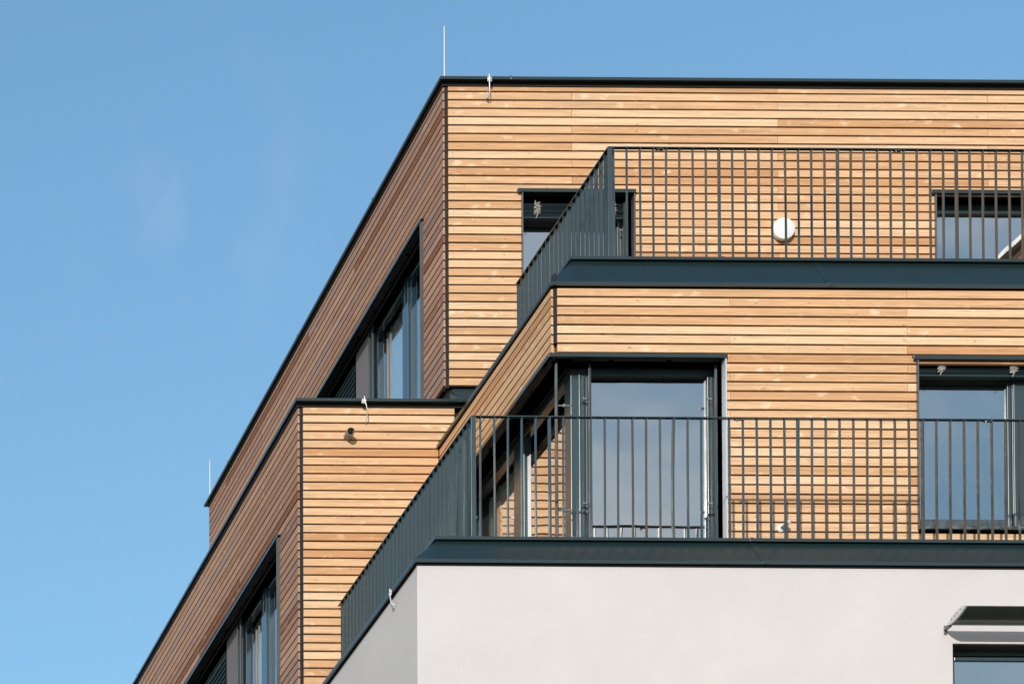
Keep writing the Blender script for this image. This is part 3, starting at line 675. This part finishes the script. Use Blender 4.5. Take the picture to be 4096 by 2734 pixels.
# water tap
t = thing('water_tap', 'white outdoor water tap on the larch wall behind the lower railing', 'tap', (12.124, YC, 12.38))
MB().lathe([(0, 0), (.036, 0), (.036, .012), (.024, .020), (0, .022)], (12.105, YC, 12.375), (0, -1, 0), 28).build('rosette', WHITEP, t, smooth=True)
m = MB(); m.tube([(12.105, YC - .015, 12.375), (12.111, YC - .06, 12.375), (12.124, YC - .085, 12.355), (12.126, YC - .09, 12.33)], .011, 10); m.tube([(12.111, YC - .05, 12.375), (12.139, YC - .075, 12.395)], .009, 10)
m.build('spout', STEEL, t, smooth=True)
h_ = MB(); h_.lathe([(0, 0), (.014, .002), (.019, .012), (.017, .024), (.008, .030), (0, .031)], (12.139, YC - .072, 12.396), (.25, -1, .15), 24); hh = h_.build('handle', WHITEP, t, smooth=True)
BLUEP = principled('blue_dot_paint', (0.02, 0.07, 0.30), .4)[0]
MB().lathe([(0, .030), (.0045, .0305), (.004, .033), (0, .033)], (12.139, YC - .072, 12.396), (.25, -1, .15), 12).build('cap', BLUEP, hh)
# ring bolt on the lower terrace edge
m = MB(); m.tube([(11.58, 27.85, 11.74), (11.58, 27.85, 11.765), (11.594, 27.85, 11.776), (11.606, 27.85, 11.768), (11.606, 27.85, 11.752)], .005, 8); m.lathe([(0, 0), (.016, 0), (.014, .012), (0, .014)], (11.585, 27.85, 11.742), (0, 0, 1), 14)
tag(m.build('roof_anchor', GALV, smooth=True), 'small metal anchor on the lower terrace edge near the flashing seam', 'anchor')
# lightning rods
def rod(x, y, z0, z1, label):
    t = thing('lightning_rod', label, 'lightning rod', (x, y, z0), 'lightning rods on the roof edge')
    MB().tube([(x, y, z0), (x, y, z0 + (z1 - z0) * .5), (x, y, z1)], .0078, 10, r_end=.0062).build('rod', GALV, t, smooth=True)
    m = MB(); m.box(x - .022, x + .022, y - .012, y + .012, z0, z0 + .055); m.tube([(x - .03, y, z0 + .03), (x + .045, y - .02, z0 + .045)], .006, 8); m.build('clamp', GALV, t, bevel=.003)
rod(10.1142, 32.3715, 18.4569, 19.0494, 'thin pale lightning rod on the roof corner in front')
rod(10.094, 42.4655, 18.4518, 19.0373, 'thin pale lightning rod at the far end of the roof edge')
# conductor clamps
def clamp(loc, wire, hook, label, normal='y', ang=0.0):
    x, y, z = loc
    t = thing('conductor_clamp', label, 'clamp', loc, 'lightning conductor clamps')
    m = MB(); m.box(-.022, .022, -.006, 0, -.024, .024); m.box(-.018, .010, -.013, -.006, -.018, .018); m.lathe([(0, 0), (.009, 0), (.009, .012), (0, .013)], (.008, -.006, .004), (0, -1, 0), 8)
    R = Matrix.Translation(Vector(loc)) @ (Matrix.Rotation(-math.pi / 2, 4, 'Z') if normal == 'x' else Matrix.Identity(4)) @ Matrix.Rotation(ang, 4, 'Y')
    m.v = [tuple(R @ Vector(p)) for p in m.v]
    m.build('plate', GALV, t, bevel=.002)
    w = MB(); w.tube(wire, .0052, 8); w.build('wire', GALV, t, smooth=True)
    if hook: MB().prism(*hook).build('hook', GALV, t, bevel=.001)
    return t
def sh(pts, d): return [tuple(a + b for a, b in zip(p, d)) for p in pts]
dA = (.065, .2, .114); dB = (.057, .2, .092)
clamp((10.5291, 32.218, 18.4135), sh([(10.4544, 31.998, 18.3408), (10.4554, 31.998, 18.2903), (10.4574, 32, 18.2298), (10.4614, 32.003, 18.1541), (10.4594, 32.0182, 18.1288), (10.4533, 32.0485, 18.1187)], dA),
      (sh([(10.4332, 32.0585, 18.1793), (10.4513, 32.0333, 18.1813), (10.4554, 32.0333, 18.1238), (10.4433, 32.0585, 18.1187)], dA), sh([(10.4352, 32.0626, 18.1793), (10.4533, 32.0373, 18.1813), (10.4574, 32.0373, 18.1238), (10.4453, 32.0626, 18.1187)], dA)),
      'galvanised clamp and hooked wire on the top roof edge near its corner')
clamp((9.231, 32.218, 15.0582), sh([(9.1734, 31.998, 15.0078), (9.1795, 31.998, 14.9694), (9.1936, 32, 14.9189), (9.2057, 32.0061, 14.8685), (9.2098, 32.0283, 14.818), (9.2077, 32.0737, 14.7726)], dB), None,
      'galvanised clamp and bent wire on the lower parapet above the vent pipe', ang=.18)
clamp((8.276, 28.07, 11.395), [(8.268, 28.075, 11.435), (8.266, 28.07, 11.39), (8.266, 28.05, 11.34), (8.27, 28.035, 11.29), (8.29, 28.03, 11.27)],
      ([(8.27, 28.02, 11.31), (8.275, 28.05, 11.31), (8.29, 28.05, 11.275), (8.29, 28.02, 11.27)], [(8.274, 28.02, 11.314), (8.279, 28.05, 11.314), (8.294, 28.05, 11.279), (8.294, 28.02, 11.274)]),
      'galvanised clamp on the sloping side edge beside the white plaster corner', normal='x')
m = MB(); m.tube([(10.7461, 32.22, 18.4589), (10.7491, 32.216, 18.4367), (10.7471, 32.217, 18.4195)], .003, 6); m.box(10.74, 10.7572, 32.216, 32.2221, 18.4165, 18.4236); m.box(10.743, 10.7552, 32.214, 32.2221, 18.4468, 18.4569)
tag(m.build('roof_clip', STEEL), 'tiny bright metal clip on the top roof edge right of the clamp', 'clip')

# sun shade above the plastered-wall window
t = thing('sunshade', 'elliptical metal sunshade blade with pale end plate above the lowest window', 'sunshade', (12.9, YD, 10.85))
def lens(x, c, h, thick, n=14, grow=1.0):
    """aerofoil section from the wall edge up and out"""
    y0, z0 = YD - .075, 10.853; top = []; bot = []
    for i in range(n + 1):
        s = i / n; y = y0 - c * s; z = z0 + h * s; w = thick * grow * (4 * s * (1 - s)) ** .75
        top.append((x, y - w * .22, z + w * .62)); bot.append((x, y + w * .15, z - w * .38))
    return top + list(reversed(bot[1:-1]))
m = MB(); m.strip([lens(12.884, .34, .035, .062), lens(15.6, .34, .035, .062)], 0, True)
POL = principled('polished_shade_metal', (0.16, 0.16, 0.145), .2, .9)[0]
m.build('blade', POL, t, smooth=True)
m = MB(); m.strip([lens(12.868, .34, .035, .062, grow=1.1), lens(12.884, .34, .035, .062, grow=1.1)], 0, True)
pl = m.build('end_plate', GALV, t)
m = MB()
for s in (.25, .42, .55, .75): m.lathe([(0, 0), (.006, 0), (.005, .004), (0, .005)], (12.868, YD - .075 - .34 * s, 10.866 + .035 * s), (-1, 0, 0), 10)
m.build('screw', STEEL, pl)
m = MB(); m.box(12.872, 12.90, YD - .09, YD, 10.835, 10.848); m.box(12.872, 12.90, YD - .006, YD, 10.80, 10.88); m.tube([(12.862, YD - .08, 10.846), (12.905, YD - .08, 10.846)], .008, 8); m.build('bracket', STEEL, t, bevel=.002)
m = MB(); m.box(14.9, 14.93, YD - .09, YD, 10.835, 10.848); m.build('bracket', STEEL, t)

# ================================================================== GROUND
gm, gt, gb = principled('ground_gravel', (0.10, 0.10, 0.085), .95)
gn = N(gt, 'ShaderNodeTexNoise'); gn.inputs['Scale'].default_value = .6; gn.inputs['Detail'].default_value = 8
gc = N(gt, 'ShaderNodeMixRGB'); gc.inputs[1].default_value = (.06, .075, .035, 1); gc.inputs[2].default_value = (.15, .14, .12, 1); L(gt, gn.outputs['Fac'], gc.inputs[0]); L(gt, gc.outputs[0], gb.inputs['Base Color'])
g = MB(); g.add([(-900, -900, -1.6), (900, -900, -1.6), (900, 900, -1.6), (-900, 900, -1.6)], [(0, 1, 2, 3)])
tag(g.build('ground', gm), 'grey green open ground below the building', 'ground', kind='structure')
